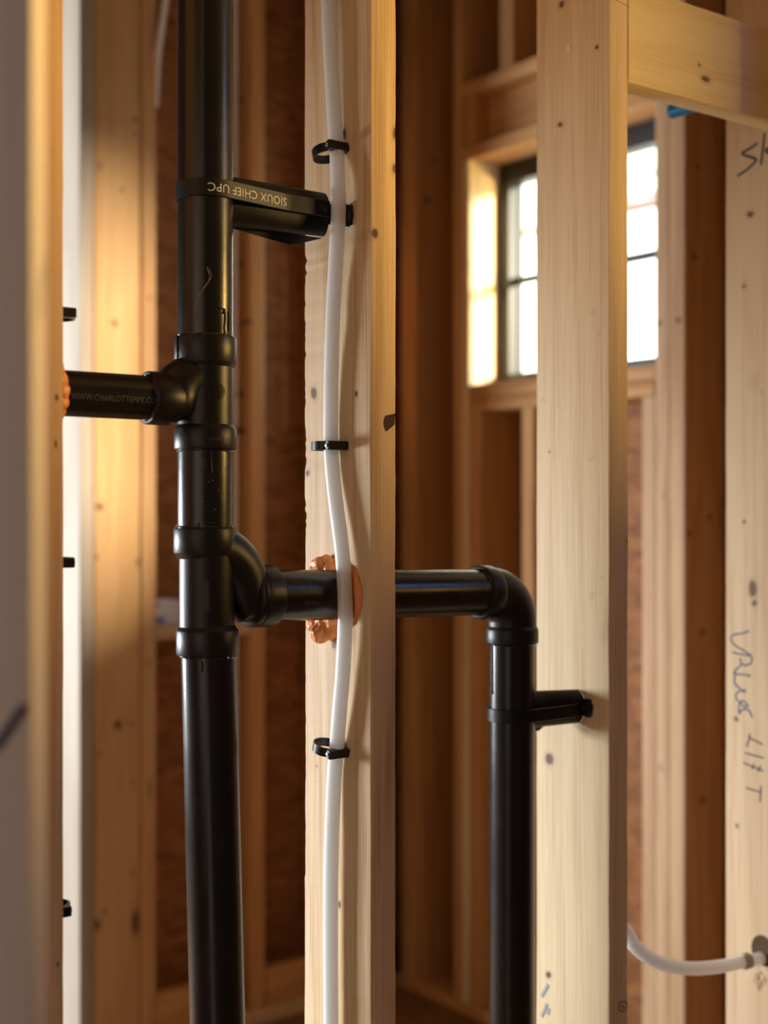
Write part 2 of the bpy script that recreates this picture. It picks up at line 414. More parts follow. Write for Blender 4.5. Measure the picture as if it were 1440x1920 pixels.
# raised maker disc on the tee body
def cyl_map(axis_o, axis, r, ang0, refv):
    """returns f(x, y): x along the axis, y around it"""
    a = axis.normalized(); e1 = (refv - a*refv.dot(a)).normalized(); e2 = a.cross(e1)
    return lambda x, y: axis_o + a*x + (e1*math.cos(ang0 + y/r) + e2*math.sin(ang0 + y/r))*r
def text_obj(name, s, size, fn, mat, parent, off=.0003, sx=1., mono=False, bold=0):
    cu = bpy.data.curves.new(name, 'FONT'); cu.body = s; cu.size = size; cu.align_x = 'CENTER'; cu.align_y = 'CENTER'; cu.resolution_u = 3
    cu.offset = bold; cu.space_character = 1.05
    to = bpy.data.objects.new('tmp', cu); COL.objects.link(to)
    bpy.context.view_layer.update()
    me = bpy.data.meshes.new_from_object(to.evaluated_get(bpy.context.evaluated_depsgraph_get()))
    bm = bmesh.new(); bm.from_mesh(me)
    bpy.data.objects.remove(to); bpy.data.curves.remove(cu); bpy.data.meshes.remove(me)
    for _ in range(1): bmesh.ops.subdivide_edges(bm, edges=[e for e in bm.edges if e.calc_length() > size*.4], cuts=2)
    bmesh.ops.triangulate(bm, faces=bm.faces)
    for v in bm.verts: v.co = fn(v.co.x*sx, v.co.y)
    return obj(name, bm, mat, parent, smooth=False, recalc=False)
camv = -(S(752)-cam.location); camv.z = 0; camv.normalize()
# middle pipe, lower tee
bm = bmesh.new(); rev(bm, S(1005), Z, [(0, RP), (SZ(830)-SZ(1005), RP)]); p_mid = obj('pipe', bm, ABS, drain)
bm = bmesh.new(); rev(bm, S(1190, 388), Z + Vector((-.0, 0, 0)), [(0, RB*.985), (SZ(1035)-SZ(1190), RB*.985)])
VR = .066                                                 # branch centre line inside the wall
P_hole = on_u(634, 1114, U1)                              # where the branch enters the middle stud
P_hole = W(U1, VR, z_at(1115, U1, VR))
UE = u_at(960, VR+.004)
T2 = S(1119, 388)
rax = (P_hole - T2); rax.normalize()
k_ = (960-720)/F; s_ = (k_*T2.y - T2.x)/(rax.x - k_*rax.y); P_elb = T2 + rax*s_
UE = (P_elb-A1).dot(D); VE = (P_elb-A1).dot(B)
rad2 = .055; pth = []
for k in range(15):
    a = PI/2*k/14
    pth.append(T2 + rax*(-.006 + rad2*math.sin(a)) + Z*(rad2*(1-math.sin(PI/2 - a)*0) * math.cos(a)))
e2 = T2 + rax*(-.006+rad2)
tube(bm, pth + [e2 + rax*.02], .0305, 44)
tee2 = obj('tee_fitting', bm, ABS_FIT, drain)
bm = bmesh.new(); rev(bm, S(989, 384), -Z, hubprof(989, 1044)); obj('hub', bm, ABS_FIT, tee2)
bm = bmesh.new(); rev(bm, S(1228, 389), Z, hubprof(1228, 1174)); obj('hub', bm, ABS_FIT, tee2)
dist_hub = lambda px: ((u_at(px, VR)-US)/D.dot(rax))
h1 = T2 + rax*.086
bm = bmesh.new(); rev(bm, h1, -rax, [(0, .030), (0, .0345), (.0008, .0355), (.002, .036), (.022, .036), (.0225, .0352), (.028, .0352), (.0285, .036), (.031, .0355), (.034, .0315)]); hb = obj('hub', bm, ABS_FIT, tee2)
RBR = .0300
bm = bmesh.new(); e_in = P_elb - rax*.02
rev(bm, T2 + rax*.07, rax, [(0, RBR), ((e_in-T2).length-.07, RBR)]); obj('pipe', bm, ABS, drain)
# lower stack pipe (leans a little)
lo_top = S(1190, 391); lo_bot = S(1935, 408.5)
ax = (lo_bot-lo_top).normalized(); Lb = (SZ(1190)-FLOOR-.0)/abs(ax.z)
bm = bmesh.new(); rev(bm, lo_top, ax, [(0, RP), (Lb, RP)]); p_low = obj('pipe', bm, ABS, drain)
# thin branch pipe into the left stud
RL = .0241
bm = bmesh.new(); rev(bm, T1 + left_ax*.06, left_ax, [(0, RL), (.30, RL)]); p_left = obj('pipe', bm, ABS, drain)
# elbow and drop pipe
RD = .0306; bend = .040
DropX = W(UE, VE, 0)
pa = P_elb - rax*(.0) ; corner = Vector((DropX.x, DropX.y, P_elb.z))
cpt = corner - rax*bend - Z*bend
pth = [corner - rax*(bend+.022)]
for k in range(17):
    a = PI/2*k/16
    pth.append(cpt + rax*bend*math.sin(a) + Z*bend*math.cos(a))
pth.append(corner - Z*(bend+.018))
bm = bmesh.new(); tube(bm, pth, .0328, 48)
elb = obj('elbow_fitting', bm, ABS_FIT, drain)
hp = [(0, .030), (0, .0335), (.001, .0350), (.0025, .0354), (.018, .0354), (.0205, .0345), (.024, .0325)]
bm = bmesh.new(); rev(bm, corner - rax*(bend+.024), rax, hp); obj('hub', bm, ABS_FIT, elb)
bm = bmesh.new(); rev(bm, corner - Z*(bend+.029), Z, hp); obj('hub', bm, ABS_FIT, elb)
bm = bmesh.new(); rev(bm, corner - Z*(bend+.01), -Z, [(0, RD), (corner.z-bend-.01-CZ-FLOOR, RD)]); p_drop = obj('pipe', bm, ABS, drain)
# lettering and marks on the pipes
f = cyl_map(T1 + left_ax*.118, -left_ax, RL+.0003, 0, camv)
fl = lambda x, y: f(x, y)
g_ = cyl_map(T1 + left_ax*.122, D, RL+.0003, math.radians(12), camv)
text_obj('lettering', 'WWW.CHARLOTTEPIPE.CO', .0092, lambda x, y: g_(x, -y), PRINT_DIM, p_left, sx=.80)
fv = lambda py, px, r, fx=-1: None
def on_stack(py, off_deg, r):
    """map with x to the picture's right and y up on the upright stack"""
    o = S(py); e1 = camv.copy(); e2 = Z.cross(e1)
    def fn(x, y):
        a = math.radians(off_deg) + x/r
        return o + Z*y + (e1*math.cos(a) + e2*math.sin(a))*r
    return fn
text_obj('lettering', 'CHARLOTTE', .0048, on_stack(826, 28, RH+.0003), PRINT_FAINT, tee1)
# raised round maker's boss
bm = bmesh.new(); q = on_stack(738, 29, RB+.0004)
c0 = bm.verts.new(q(0, 0)); rg = [bm.verts.new(q(.0085*math.cos(2*PI*k/28), .0085*math.sin(2*PI*k/28))) for k in range(28)]
for k in range(28): bm.faces.new((c0, rg[k], rg[(k+1) % 28]))
for (a, b_) in ((-1, 0), (0, 1)): pass
obj('maker_mark', bm, PRINT_FAINT if False else ABS, tee1, recalc=False)
# barcode on the lower tee
q = on_stack(1114, 2, RB+.0004); bm = bmesh.new(); y = -.0165
while y < .0165:
    h = random.choice((.0004, .0006, .0009))
    vs = [bm.verts.new(q(a, b_)) for a, b_ in ((-.0028, y), (.0030, y), (.0030, y+h), (-.0028, y+h))]
    bm.faces.new(vs); y += h + random.choice((.0004, .0006, .0008))
obj('barcode', bm, PRINT_DIM, tee2, recalc=False)
q2 = cyl_map(T2 + rax*.125, rax, RBR+.0003, math.radians(15), camv)
text_obj('lettering', 'IV404', .009, lambda x, y: q2(x, -y), PRINT_DIM, drain, sx=1.0)
# cement drips, strings and smears
def drip(ptsxy, py, off, r, w, parent, mat=GLUE):
    q = on_stack(py, off, r); bm = bmesh.new()
    P = [q(x, y) for x, y in ptsxy]
    tube(bm, smooth_path(P, 5), [w*(.5+.5*abs(math.sin(i*1.3+1))) for i in range((len(P)-1)*5+1)], 8)
    return obj('cement_drip', bm, mat, parent)
STRING = plain('dried_cement_string', (.20, .18, .15), .15)
drip([(0, .03), (.003, .018), (-.002, .008), (-.008, 0), (-.011, -.012), (-.012, -.022), (-.010, -.030)], 560, 3, RP+.0004, .0006, p_up, STRING)
drip([(.001, .022), (.004, .014), (-.001, .006), (-.005, .001)], 550, 5, RP+.0004, .0005, p_up, STRING)
drip([(0, .010), (.001, 0), (0, -.012), (.001, -.018)], 600, 42, RP+.0006, .0011, p_up)
drip([(0, .006), (.001, 0), (0, -.016)], 598, 52, RP+.0006, .0009, p_up)
drip([(-.004, 0), (0, .001), (.003, -.001), (.001, -.005)], 585, 36, RP+.0006, .0008, p_up)
drip([(-.002, 0), (0, -.006), (.003, -.008), (.003, -.016)], 851, -4, RP+.0005, .0008, p_mid)
drip([(0, 0), (0, -.012), (.001, -.022)], 850, 12, RP+.0005, .0007, p_mid)
drip([(0, .002), (0, -.006)], 983, -14, RP+.0006, .0015, p_mid)
drip([(-.003, 0), (.003, .001)], 981, 14, RP+.0006, .0012, p_mid)
drip([(0, 0), (.001, -.006), (.000, -.012)], 1234, -8, RP+.001, .001, p_low)
drip([(0, .012), (0, -.012)], 655, -60, RH+.0004, .0012, tee1)
for (x, y, off, py) in ((0, 0, 20, 955), (0, 0, 28, 920), (0, 0, -22, 925), (0, 0, 8, 905), (0, 0, -6, 940), (0, 0, 15, 902)):
    q = on_stack(py, off, RP+.0003); bm = bmesh.new(); bmesh.ops.create_icosphere(bm, subdivisions=1, radius=.0005)
    c = q(0, 0)
    for v in bm.verts: v.co += c
    obj('paint_speck', bm, PRINT, p_mid)
# bead of cement round each joint
def bead(o, axis, r, w, parent, seedv):
    x, y, t = frame_of(axis); bm = bmesh.new(); P = []; R_ = []
    for k in range(49):
        a = 2*PI*k/48; P.append(o + t*(noise.noise(Vector((math.cos(a)*2, math.sin(a)*2, seedv)))*.0012) + (x*math.cos(a)+y*math.sin(a))*r)
        R_.append(w*(.55+.9*abs(noise.noise(Vector((math.cos(a)*3, math.sin(a)*3, seedv+5))))))
    tube(bm, P, R_, 8); obj('cement_bead', bm, GLUE, parent)
bead(S(632), Z, RP+.0008, .0013, p_up, 1); bead(S(846), Z, RP+.0003, .0012, p_mid, 2); bead(S(988), Z, RP+.0008, .0016, p_mid, 3)
bead(S(1230, 390), Z, RP+.0006, .0015, p_low, 4); bead(hub_end, left_ax, .0245, .0014, p_left, 5)
bead(corner - rax*(bend+.025), rax, RBR+.0005, .0012, elb, 7); bead(corner - Z*(bend+.030), Z, RD+.0003, .0014, elb, 8)
# long wet drip on the drop pipe
bm = bmesh.new(); w_ = corner - Z*(bend+.05) + (camv.cross(Z))*(-1)*0
side = Vector((-math.sin(math.radians(62)), -math.cos(math.radians(62)), 0))
tube(bm, smooth_path([corner - Z*(bend+s) + side*(RD+.0004) for s in (.03, .05, .07, .095)], 4), [.0009]*12+[.0016], 8); obj('cement_drip', bm, GLUE, p_drop)

# ------------------------------------------------------------------ straps
def strap(name, label, cu, cv, R, zc, hh, band_h, band_dz, U_face, v_end, z_end, nail_v, text=None, arm_gap=.0008):
    """plastic pipe strap: band round the pipe, channel arm to the stud, nailed there"""
    o = empty(name, W(cu, cv, zc))
    tag(o, label, 'strap')
    u0 = cu + R*.55; UA = U_face - arm_gap; n = 22; m_ = 14; bm = bmesh.new()
    depth = .017; rows = []
    for i in range(n+1):
        t = i/n; u = u0 + (UA-u0)*t; vc = cv + (v_end-cv)*t; z = zc + (z_end-zc)*t
        h = hh*(1.0 - .10*t); row = []
        for k in range(m_+1):
            a = PI*k/m_ - PI/2
            d_ = depth*(1-.25*t)
            wob = .0008*math.sin(7*t+2*a)
            row.append((vc + .006 - (d_+wob)*math.cos(a), z + h*math.sin(a)))
        rows.append([(u, *p) for p in row])
    outer = [[bm.verts.new(W(*p)) for p in r_] for r_ in rows]
    inner = [[bm.verts.new(W(p[0], p[1]+.0016, p[2]*1.0)) for p in r_] for r_ in rows]
    for i in range(n):
        for k in range(m_):
            bm.faces.new((outer[i][k], outer[i+1][k], outer[i+1][k+1], outer[i][k+1]))
            bm.faces.new((inner[i][k], inner[i][k+1], inner[i+1][k+1], inner[i+1][k]))
    for i in range(n):
        bm.faces.new((outer[i][0], inner[i][0], inner[i+1][0], outer[i+1][0])); bm.faces.new((outer[i][m_], outer[i+1][m_], inner[i+1][m_], inner[i][m_]))
    for k in range(m_):
        bm.faces.new((outer[0][k], outer[0][k+1], inner[0][k+1], inner[0][k])); bm.faces.new((outer[n][k], inner[n][k], inner[n][k+1], outer[n][k+1]))
    obj('strap_arm', bm, STRAP, o)
    # band path in plan: round the pipe, tangent off its front, along the arm
    rb = R+.0012; path = []
    for k in range(60):
        a = math.radians(96) + math.radians(360-96-90+0)*k/59    # from behind, round the far left, to the front
        path.append((cu + rb*math.cos(a), cv + rb*math.sin(a)))
    aend = math.radians(270)
    L_arm = (UA - .002) - cu
    for k in range(1, 25):
        t = k/24; u = cu + L_arm*t; vf = cv - rb + (v_end + .006 - depth*.80 - (cv-rb))*min(1, t*1.6) - .0012
        path.append((u, vf))
    bz = zc + band_dz
    # thickness solid
    bm = bmesh.new(); vo = []
    acc = [0]
    for a, b_ in zip(path, path[1:]): acc.append(acc[-1] + math.hypot(b_[0]-a[0], b_[1]-a[1]))
    def nrm(i):
        a = path[max(i-1, 0)]; b_ = path[min(i+1, len(path)-1)]; t = Vector((b_[0]-a[0], b_[1]-a[1])).normalized(); return Vector((t.y, -t.x))
    def bandz(i): 
        s = max(0, (path[i][0]-cu)/max(L_arm, 1e-4)) if i >= 60 else 0
        return bz + (z_end-zc)*s
    for i, p in enumerate(path):
        nn = nrm(i); z = bandz(i)
        vo.append([bm.verts.new(W(p[0]+nn.x*s_, p[1]+nn.y*s_, z+q_)) for s_, q_ in ((0, -band_h), (.0014, -band_h+.0006), (.0014, band_h-.0006), (0, band_h))])
    for a, b_ in zip(vo, vo[1:]):
        for k in range(4): bm.faces.new((a[k], a[(k+1) % 4], b_[(k+1) % 4], b_[k]))
    bm.faces.new(vo[0]); bm.faces.new(vo[-1][::-1])
    band = obj('strap_band', bm, STRAP, o)
    # lower flap hanging behind the arm
    bm = bmesh.new(); fl_ = []
    for i in range(11):
        t = i/10; u = u0 + (U_face-.02-u0)*t; z = zc - hh*.86 + (z_end-zc)*t; drop = .013*(t/.72 if t < .72 else max(0, (1-t)/.28))
        fl_.append([W(u, cv+.012, z), W(u, cv+.014, z - drop), W(u, cv+.016, z-drop), W(u, cv+.014, z)])
    vo = [[bm.verts.new(p) for p in r_] for r_ in fl_]
    for a, b_ in zip(vo, vo[1:]):
        for k in range(4): bm.faces.new((a[k], a[(k+1) % 4], b_[(k+1) % 4], b_[k]))
    bm.faces.new(vo[0]); bm.faces.new(vo[-1][::-1]); obj('strap_flap', bm, STRAP, o)
    bm = bmesh.new(); bx(bm, W(U_face-.0022, nail_v-.004, z_end-.012), D*.002, B*(v_end-nail_v+.004), Z*.024, .0004)
    if arm_gap > .01: bx(bm, W(UA-.002, v_end-.001, z_end-.012), D*(arm_gap), B*.0018, Z*.024, .0004)
    obj('strap_tail', bm, STRAP, o)
    # crumpled nailed end and nail
    bm = bmesh.new()
    bmesh.ops.create_icosphere(bm, subdivisions=3, radius=1)
    for v in bm.verts:
        n_ = 1 + .35*noise.noise(v.co*2.3 + Vector((cu*9, 0, 3)))
        v.co = W(U_face-.004, nail_v, z_end) + D*v.co.x*.0050*n_ + B*v.co.y*.0075*n_ + Z*v.co.z*.0125*n_
    te = obj('strap_end', bm, STRAP, o)
    bm = bmesh.new(); rev(bm, W(U_face-.0125, nail_v, z_end), -D, [(-.006, .0015), (0, .0015), (0, .0040), (.0012, .0038), (.0018, .002)], 16); obj('nail', bm, plain('dark_nail', (.05, .05, .055), .3, metal=.7), o)
    if text:
        s_mid, size = text
        def fn(x, y):
            s = s_mid - x                      # upside down: reads from the right to the left
            i = max(1, min(len(acc)-1, next((k for k, a in enumerate(acc) if a >= s), len(acc)-1)))
            t = (s-acc[i-1])/(acc[i]-acc[i-1]); p = Vector(path[i-1])*(1-t) + Vector(path[i])*t; nn = nrm(i)
            z = bandz(i-1)*(1-t) + bandz(i)*t
            return W(p.x+nn.x*.0018, p.y+nn.y*.0018, z - y)
        text_obj('lettering', 'SIOUX CHIEF UPC', size, fn, PRINT, band, sx=1.0)
        s2_ = s_mid + .106
        def fn2(x, y):
            s = s2_ - x
            i = max(1, min(len(acc)-1, next((k for k, a in enumerate(acc) if a >= s), len(acc)-1)))
            t = (s-acc[i-1])/(acc[i]-acc[i-1]); p = Vector(path[i-1])*(1-t) + Vector(path[i])*t; nn = nrm(i)
            return W(p.x+nn.x*.0018, p.y+nn.y*.0018, bandz(i) - y)
        text_obj('lettering', 'PC', size*.7, fn2, PRINT_DIM, band, sx=1.0)
    return o, path, acc
zS = SZ(362)
_, path, acc = strap('pipe_strap', 'black strap lettered upside down, from the tall stack to the middle stud', US, VS, RP, SZ(368), .0285, .0098, SZ(362)-SZ(368), U1, .050, z_at(404, U1, .04), .040,
      text=(.1385, .0132), arm_gap=.028)
vD = VE
strap('pipe_strap', 'black strap from the drop pipe to the knotty stud, with a blue sheen', UE, vD, RD, z_at(1335, UE, vD), .0255, .0088, z_at(1338, UE, vD)-z_at(1335, UE, vD), U2, .052, z_at(1326, U2, .045), .036)

# ------------------------------------------------------------------ foam at the pipe holes
def foam(name, label, blobs, vox=.0016, mat=FOAM):
    bm = bmesh.new()
    for (c, rx, ry, rz, sd) in blobs:
        b2 = bmesh.new(); bmesh.ops.create_icosphere(b2, subdivisions=4, radius=1)
        for v in b2.verts:
            n_ = 1 + .22*noise.noise(v.co*1.8 + Vector((sd, sd, 0))) + .08*noise.noise(v.co*5 + Vector((0, sd, 0)))
            v.co = c + D*v.co.x*rx*n_ + B*v.co.y*ry*n_ + Z*v.co.z*rz*n_
        me = bpy.data.meshes.new('t'); b2.to_mesh(me); b2.free(); bm.from_mesh(me); bpy.data.meshes.remove(me)
    o = obj(name, bm, mat)
    md = o.modifiers.new('remesh', 'REMESH'); md.mode = 'VOXEL'; md.voxel_size = vox; md.use_smooth_shade = True
    return tag(o, label, 'foam')
def fb(px, py, g, rx, ry, rz, sd):
    P = on_u(px, py, U1-g); return (P, rx, ry, rz, sd)
bl = [fb(592, 1070, .006, .008, .011, .008, 1), fb(601, 1058, .009, .010, .013, .010, 2), fb(612, 1052, .006, .008, .011, .008, 8), fb(583, 1075, .003, .004, .010, .006, 9),
      fb(600, 1188, .012, .012, .012, .012, 3), fb(588, 1172, .006, .008, .012, .009, 4), fb(616, 1185, .006, .009, .014, .010, 5), fb(604, 1163, .010, .008, .008, .008, 6),
      fb(622, 1160, .008, .009, .012, .009, 7), fb(619, 1070, .008, .008, .009, .009, 10), fb(624, 1100, .006, .006, .009, .022, 11), fb(626, 1140, .006, .006, .009, .018, 12)]
for k in range(26):                                        # the flat pad on the stud face
    a = 2*PI*k/26
    bl.append((W(U1-.0012, VR - .005 + math.cos(a)*.034, P_hole.z-CZ + math.sin(a)*.033), .0042, .012, .010, k))
foam('sealing_foam', 'orange foam bulging round the branch pipe on the middle stud', bl)
uB0 = u_at(120, 0)
PL = T1 + left_ax*((US-uB0))
bl = []
for k in range(14):
    a = 2*PI*k/14
    bl.append((W(uB0+.009, VS+math.cos(a)*.027, PL.z-CZ+math.sin(a)*.027), .010, .009, .011, k*1.7))
foam('sealing_foam', 'orange foam where the thin branch pipe enters the left stud', bl)

# ------------------------------------------------------------------ white tube and its clips
def pexP(px, py, g): return on_u(px, py, U1-g)
rows = [(-60, 612, 0.0135), (0, 616, 0.0135), (80, 619, 0.0135), (170, 624, 0.0125), (240, 628, 0.0115), (285, 631.5, 0.0115), (340, 634, 0.0165), (400, 634.5, 0.0165), (470, 631, 0.0165), (540, 627, 0.0145), (600, 624, 0.0145), (680, 621.5, 0.0125),
        (740, 620.5, 0.0115), (835, 620.5, 0.0110), (900, 625, 0.0115), (960, 632, 0.0125), (1020, 640, 0.0135), (1080, 645, 0.0145), (1140, 647.5, 0.0155), (1200, 646, 0.0155), (1260, 643, 0.0145), (1330, 637, 0.0135), (1405, 631, 0.0115),
        (1460, 626.5, 0.0115), (1540, 623, 0.0125), (1640, 620.5, 0.0135), (1760, 620, 0.0135), (1860, 620.5, 0.0135), (1960, 621, 0.0135)]
P = smooth_path([pexP(px, py, g) for (py, px, g) in rows], 6)
P[0].z = CEIL+CZ
pts = P + [Vector((P[-1].x, P[-1].y, FLOOR+CZ+.04))]
bm = bmesh.new(); tube(bm, pts, .0090, 32)
tag(obj('water_tube', bm, PEX), 'white water tube clipped down the face of the middle stud', 'tube')
# a clip: local x = out of the stud face (away from it), y = towards the wall front, z up
def make_clip():
    o = bpy.data.objects.new('tube_clip', None); COL.objects.link(o); o['_o'] = [0, 0, 0]; o.empty_display_size = .02
    hz = .0052; bm = bmesh.new()
    # nail boss beside the tube: tapered block standing on the face
    pr = [(0, -.0035), (.020, -.0040), (.0285, -.0045), (.0290, .0030), (.0270, .0045), (.012, .0035), (0, .0045)]
    lo = [bm.verts.new((x, y, -hz)) for x, y in pr]; hi = [bm.verts.new((x, y, hz)) for x, y in pr]
    bm.faces.new(lo[::-1]); bm.faces.new(hi)
    for k in range(len(pr)): bm.faces.new((lo[k], lo[(k+1) % len(pr)], hi[(k+1) % len(pr)], hi[k]))
    bmesh.ops.bevel(bm, geom=list(bm.edges), offset=.0007, segments=2, affect='EDGES')
    obj('nail_boss', bm, CLIP, o)
    # hook: C band sweeping from the boss round the tube
    bm = bmesh.new(); cx, cy, rx, ry = .0178, -.0185, .0158, .0160; rg = []
    for k in range(37):
        a = math.radians(62 - 300*k/36)
        # thin C, open towards the stud
        c, s = math.cos(a), math.sin(a); th = .0017 + .0006*math.sin(k*.5)
        rg.append([bm.verts.new((cx + (rx+d)*c, cy + (ry+d)*s, zz)) for d, zz in ((-th/2, -hz), (th/2+.0004, -hz), (th/2+.0004, hz), (-th/2, hz))])
    for a, b_ in zip(rg, rg[1:]):
        for k in range(4): bm.faces.new((a[k], a[(k+1) % 4], b_[(k+1) % 4], b_[k]))
    bm.faces.new(rg[0]); bm.faces.new(rg[-1][::-1])
    obj('clip_hook', bm, CLIP, o)
    bm = bmesh.new(); rev(bm, Vector((.0285, -.0006, 0)), Vector((1, 0, 0)), [(-.002, .0024), (.0006, .0026), (.0013, .0022), (.0016, .0009)], 18)
    obj('nail', bm, STEEL, o)
    return o
clip0 = make_clip()
def copy_tree(o, parent=None):
    c = o.copy(); COL.objects.link(c); c.parent = parent
    for ch in [x for x in list(bpy.data.objects) if x.parent == o]: copy_tree(ch, c)
    return c
def place_clip(o, P, out, front, roll=0, sc_=1.):
    """out = direction away from the face, front = towards the wall's front; built from a right handed triad"""
    z = out.cross(front)
    M = Matrix((out, front, z)).transposed().to_4x4()
    o.matrix_basis = Matrix.Translation(P) @ M @ Matrix.Rotation(roll, 4, 'X') @ Matrix.Scale(sc_, 4)
specs = [((651, 278), 'black tube clip at the top of the middle stud, above the strap', -12), ((650, 836), 'black tube clip half way down the middle stud, above the foam', 0),
         ((652, 1410), 'black tube clip low on the middle stud, below the foam', 12)]
for i, ((px, py), lab, rl) in enumerate(specs):
    o = clip0 if i == 0 else copy_tree(clip0)
    place_clip(o, on_u(px, py, U1), -D, -B, math.radians(-rl*1.3)); tag(o, lab, 'clip', 'clips holding the white tube')
for i, ((px, py), lab) in enumerate([((122, 583), 'black clip jutting out behind the left stud above its foam'), ((119, 1056), 'black clip jutting out behind the left stud below its foam'), ((113, 1716), 'black clip near the floor behind the left stud')]):
    o = copy_tree(clip0); u = uB0
    place_clip(o, on_u(px-30, py, u), D, -B, 0); tag(o, lab, 'clip', 'clips on the hidden side of the left stud')

# ------------------------------------------------------------------ far wall (plane v = VB)
m = wood('lumber_side', (.7, .5, .3), (.5, .3, .13), 33)
tag(board('wall_stud', W(.80, -.141, FLOOR), D, B, Z, .038, .14, CEIL-FLOOR, m, 33), 'unseen stud added beyond the right edge to shade the block', 'stud')  # added only to cast the shadow edge across the block
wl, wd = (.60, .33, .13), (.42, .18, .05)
for (pL, pA, pB, sd, lab, cols, kn) in [
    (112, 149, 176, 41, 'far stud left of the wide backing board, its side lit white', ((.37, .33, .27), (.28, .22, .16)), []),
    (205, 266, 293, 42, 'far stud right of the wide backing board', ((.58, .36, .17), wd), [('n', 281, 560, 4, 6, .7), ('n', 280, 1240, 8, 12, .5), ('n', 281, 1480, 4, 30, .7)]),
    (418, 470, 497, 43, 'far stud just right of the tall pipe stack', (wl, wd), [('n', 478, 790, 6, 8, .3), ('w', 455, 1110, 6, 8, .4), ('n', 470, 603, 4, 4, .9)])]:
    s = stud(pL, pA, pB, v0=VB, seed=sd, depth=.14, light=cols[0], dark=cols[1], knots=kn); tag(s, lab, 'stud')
m = wood('lumber_far_c', wl, wd, 47); tag(board('wall_stud', W(1.225, VB, FLOOR+.038), D, B, Z, .038, .14, CEIL-FLOOR-.038, m, 47), 'far stud added out of sight behind the pale middle stud to stop stray sun', 'stud')  # added to keep window sun off the sheathing to its left
ua, ub = u_at(178.5, VB), u_at(264, VB)
def kn_v(px, py, rx, ry, dk, u0, z0, v): return ('x', u_at(px, v)-u0, z_at(py, u_at(px, v), v)-z0, rx/F*W(u_at(px, v), v).y/.9, ry/F*W(u_at(px, v), v).y, dk)
m = wood('lumber_backer', (.60, .38, .17), (.42, .22, .07), 44, [kn_v(a, b_, c, d_, e, ua, FLOOR+.038, VB) for a, b_, c, d_, e in
    ((188, 310, 8, 13, .55), (253, 222, 5, 7, .8), (254, 250, 4, 5, .8), (230, 355, 4, 6, .7), (216, 605, 9, 12, .7), (188, 950, 7, 7, 1), (183, 1045, 3, 6, .9), (260, 1055, 5, 12, .7),
     (222, 1360, 8, 9, 1), (248, 1358, 4, 5, .8), (250, 1465, 6, 7, .6), (188, 1415, 4, 7, .8), (198, 1710, 10, 12, .5), (184, 1735, 6, 12, .95), (255, 1730, 9, 30, .9), (250, 1640, 4, 6, .8), (190, 1120, 4, 5, .5), (202, 1110, 3, 4, .5))], rings=.3, blotch=.35)
bk = board('backing_board', W(ua, VB+.004, FLOOR+.038), D, B, Z, ub-ua, .038, CEIL-FLOOR-.038, m, 44); tag(bk, 'wide flat backing board between two far studs, brightly lit', 'board')
plate('bottom_plate', UL+.01, UW-.02, VB, FLOOR, 13, 'bottom plate of the far wall')
mm = wood('lumber_far_block', wl, wd, 14)
tag(board('blocking', W(u_at(293.5, VB)+.002, VB, FLOOR+.04), B, Z, D, .038, z_at(1809, u_at(530, VB), VB)-FLOOR-.04, u_at(469, VB)-.05-u_at(293.5, VB), mm, 14), 'low block on the far bottom plate left of the pipe stack', 'beam')
tag(board('blocking', W(u_at(498, VB)+.002, VB, FLOOR+.04), B, Z, D, .038, z_at(1809, u_at(530, VB), VB)-FLOOR-.04, UW-u_at(498, VB)-.06, mm, 15), 'low block on the far bottom plate right of the pipe stack', 'beam')
# mid-height block with a white box on it, left of the stack
u_b0, u_b1 = u_at(293, VB)+.001, u_at(470, VB)-.002 - .0
zbk = z_at(1200, u_at(310, VB), VB)
tag(board('blocking', W(u_b0, VB+.0, zbk), B, Z, D, .14, .038, u_at(470, VB)-u_b0-.001, wood('lumber_far_block2', (.55, .38, .24), (.40, .24, .12), 16), 16), 'flat block between far studs carrying the white box', 'beam')
bm = bmesh.new(); P0 = W(u_b0+.004, VB+.02, zbk+.0385); bx(bm, P0, D*.075, B*.08, Z*.062, .004)
box = obj('junction_box', bm, WHITE_BOX); tag(box, 'blurred white plastic box on the far block left of the stack', 'box')
bm = bmesh.new(); bx(bm, P0 + D*.001 - B*.0012 + Z*.004, D*.028, B*.002, Z*.014, .0005); ob = obj('blue_label', bm, BLUE_TAPE); ob.parent = box; ob.location = ob.location - box.location; ob['label'] = 'small blue tab'
bm = bmesh.new(); bx(bm, P0 + D*.001 - B*.0012 + Z*.046, D*.016, B*.002, Z*.008, .0005); ob = obj('dark_knob', bm, FRAME_BLK); ob.parent = box; ob.location = ob.location - box.location
# tubes and clips in the far bay
bm = bmesh.new(); tube(bm, smooth_path([on_v(318, -60, VB-.01), on_v(308, 20, VB-.01), on_v(299, 80, VB-.01), on_v(294, 130, VB+.01), on_v(291, 200, VB+.05)], 8), .008, 16)
tag(obj('water_tube', bm, PEX), 'faint white tube curving down the far wall at the top left', 'tube')
uF = u_at(470, VB)
bm = bmesh.new(); tube(bm, smooth_path([on_u(441, y_, uF-.022) for y_ in (-80, 150, 340, 500, 740, 900, 1200, 1500)], 6), .008, 16)
tag(obj('water_tube', bm, PEX), 'white tube on the far stud, mostly hidden by the stack', 'tube')
for (px, py, lab) in [(452, 190, 'topmost dark clip on the far stud beside the stack'), (453, 497, 'dark clip on the far stud level with the middle of the upper pipe'), (455, 740, 'dark clip on the far stud level with the thin branch'), (458, 808, 'lowest dark clip on the far stud beside the stack')]:
    o = copy_tree(clip0); place_clip(o, on_u(px, py, uF), -D, -B, 0, 1.0); tag(o, lab, 'clip', 'clips on the far stud')

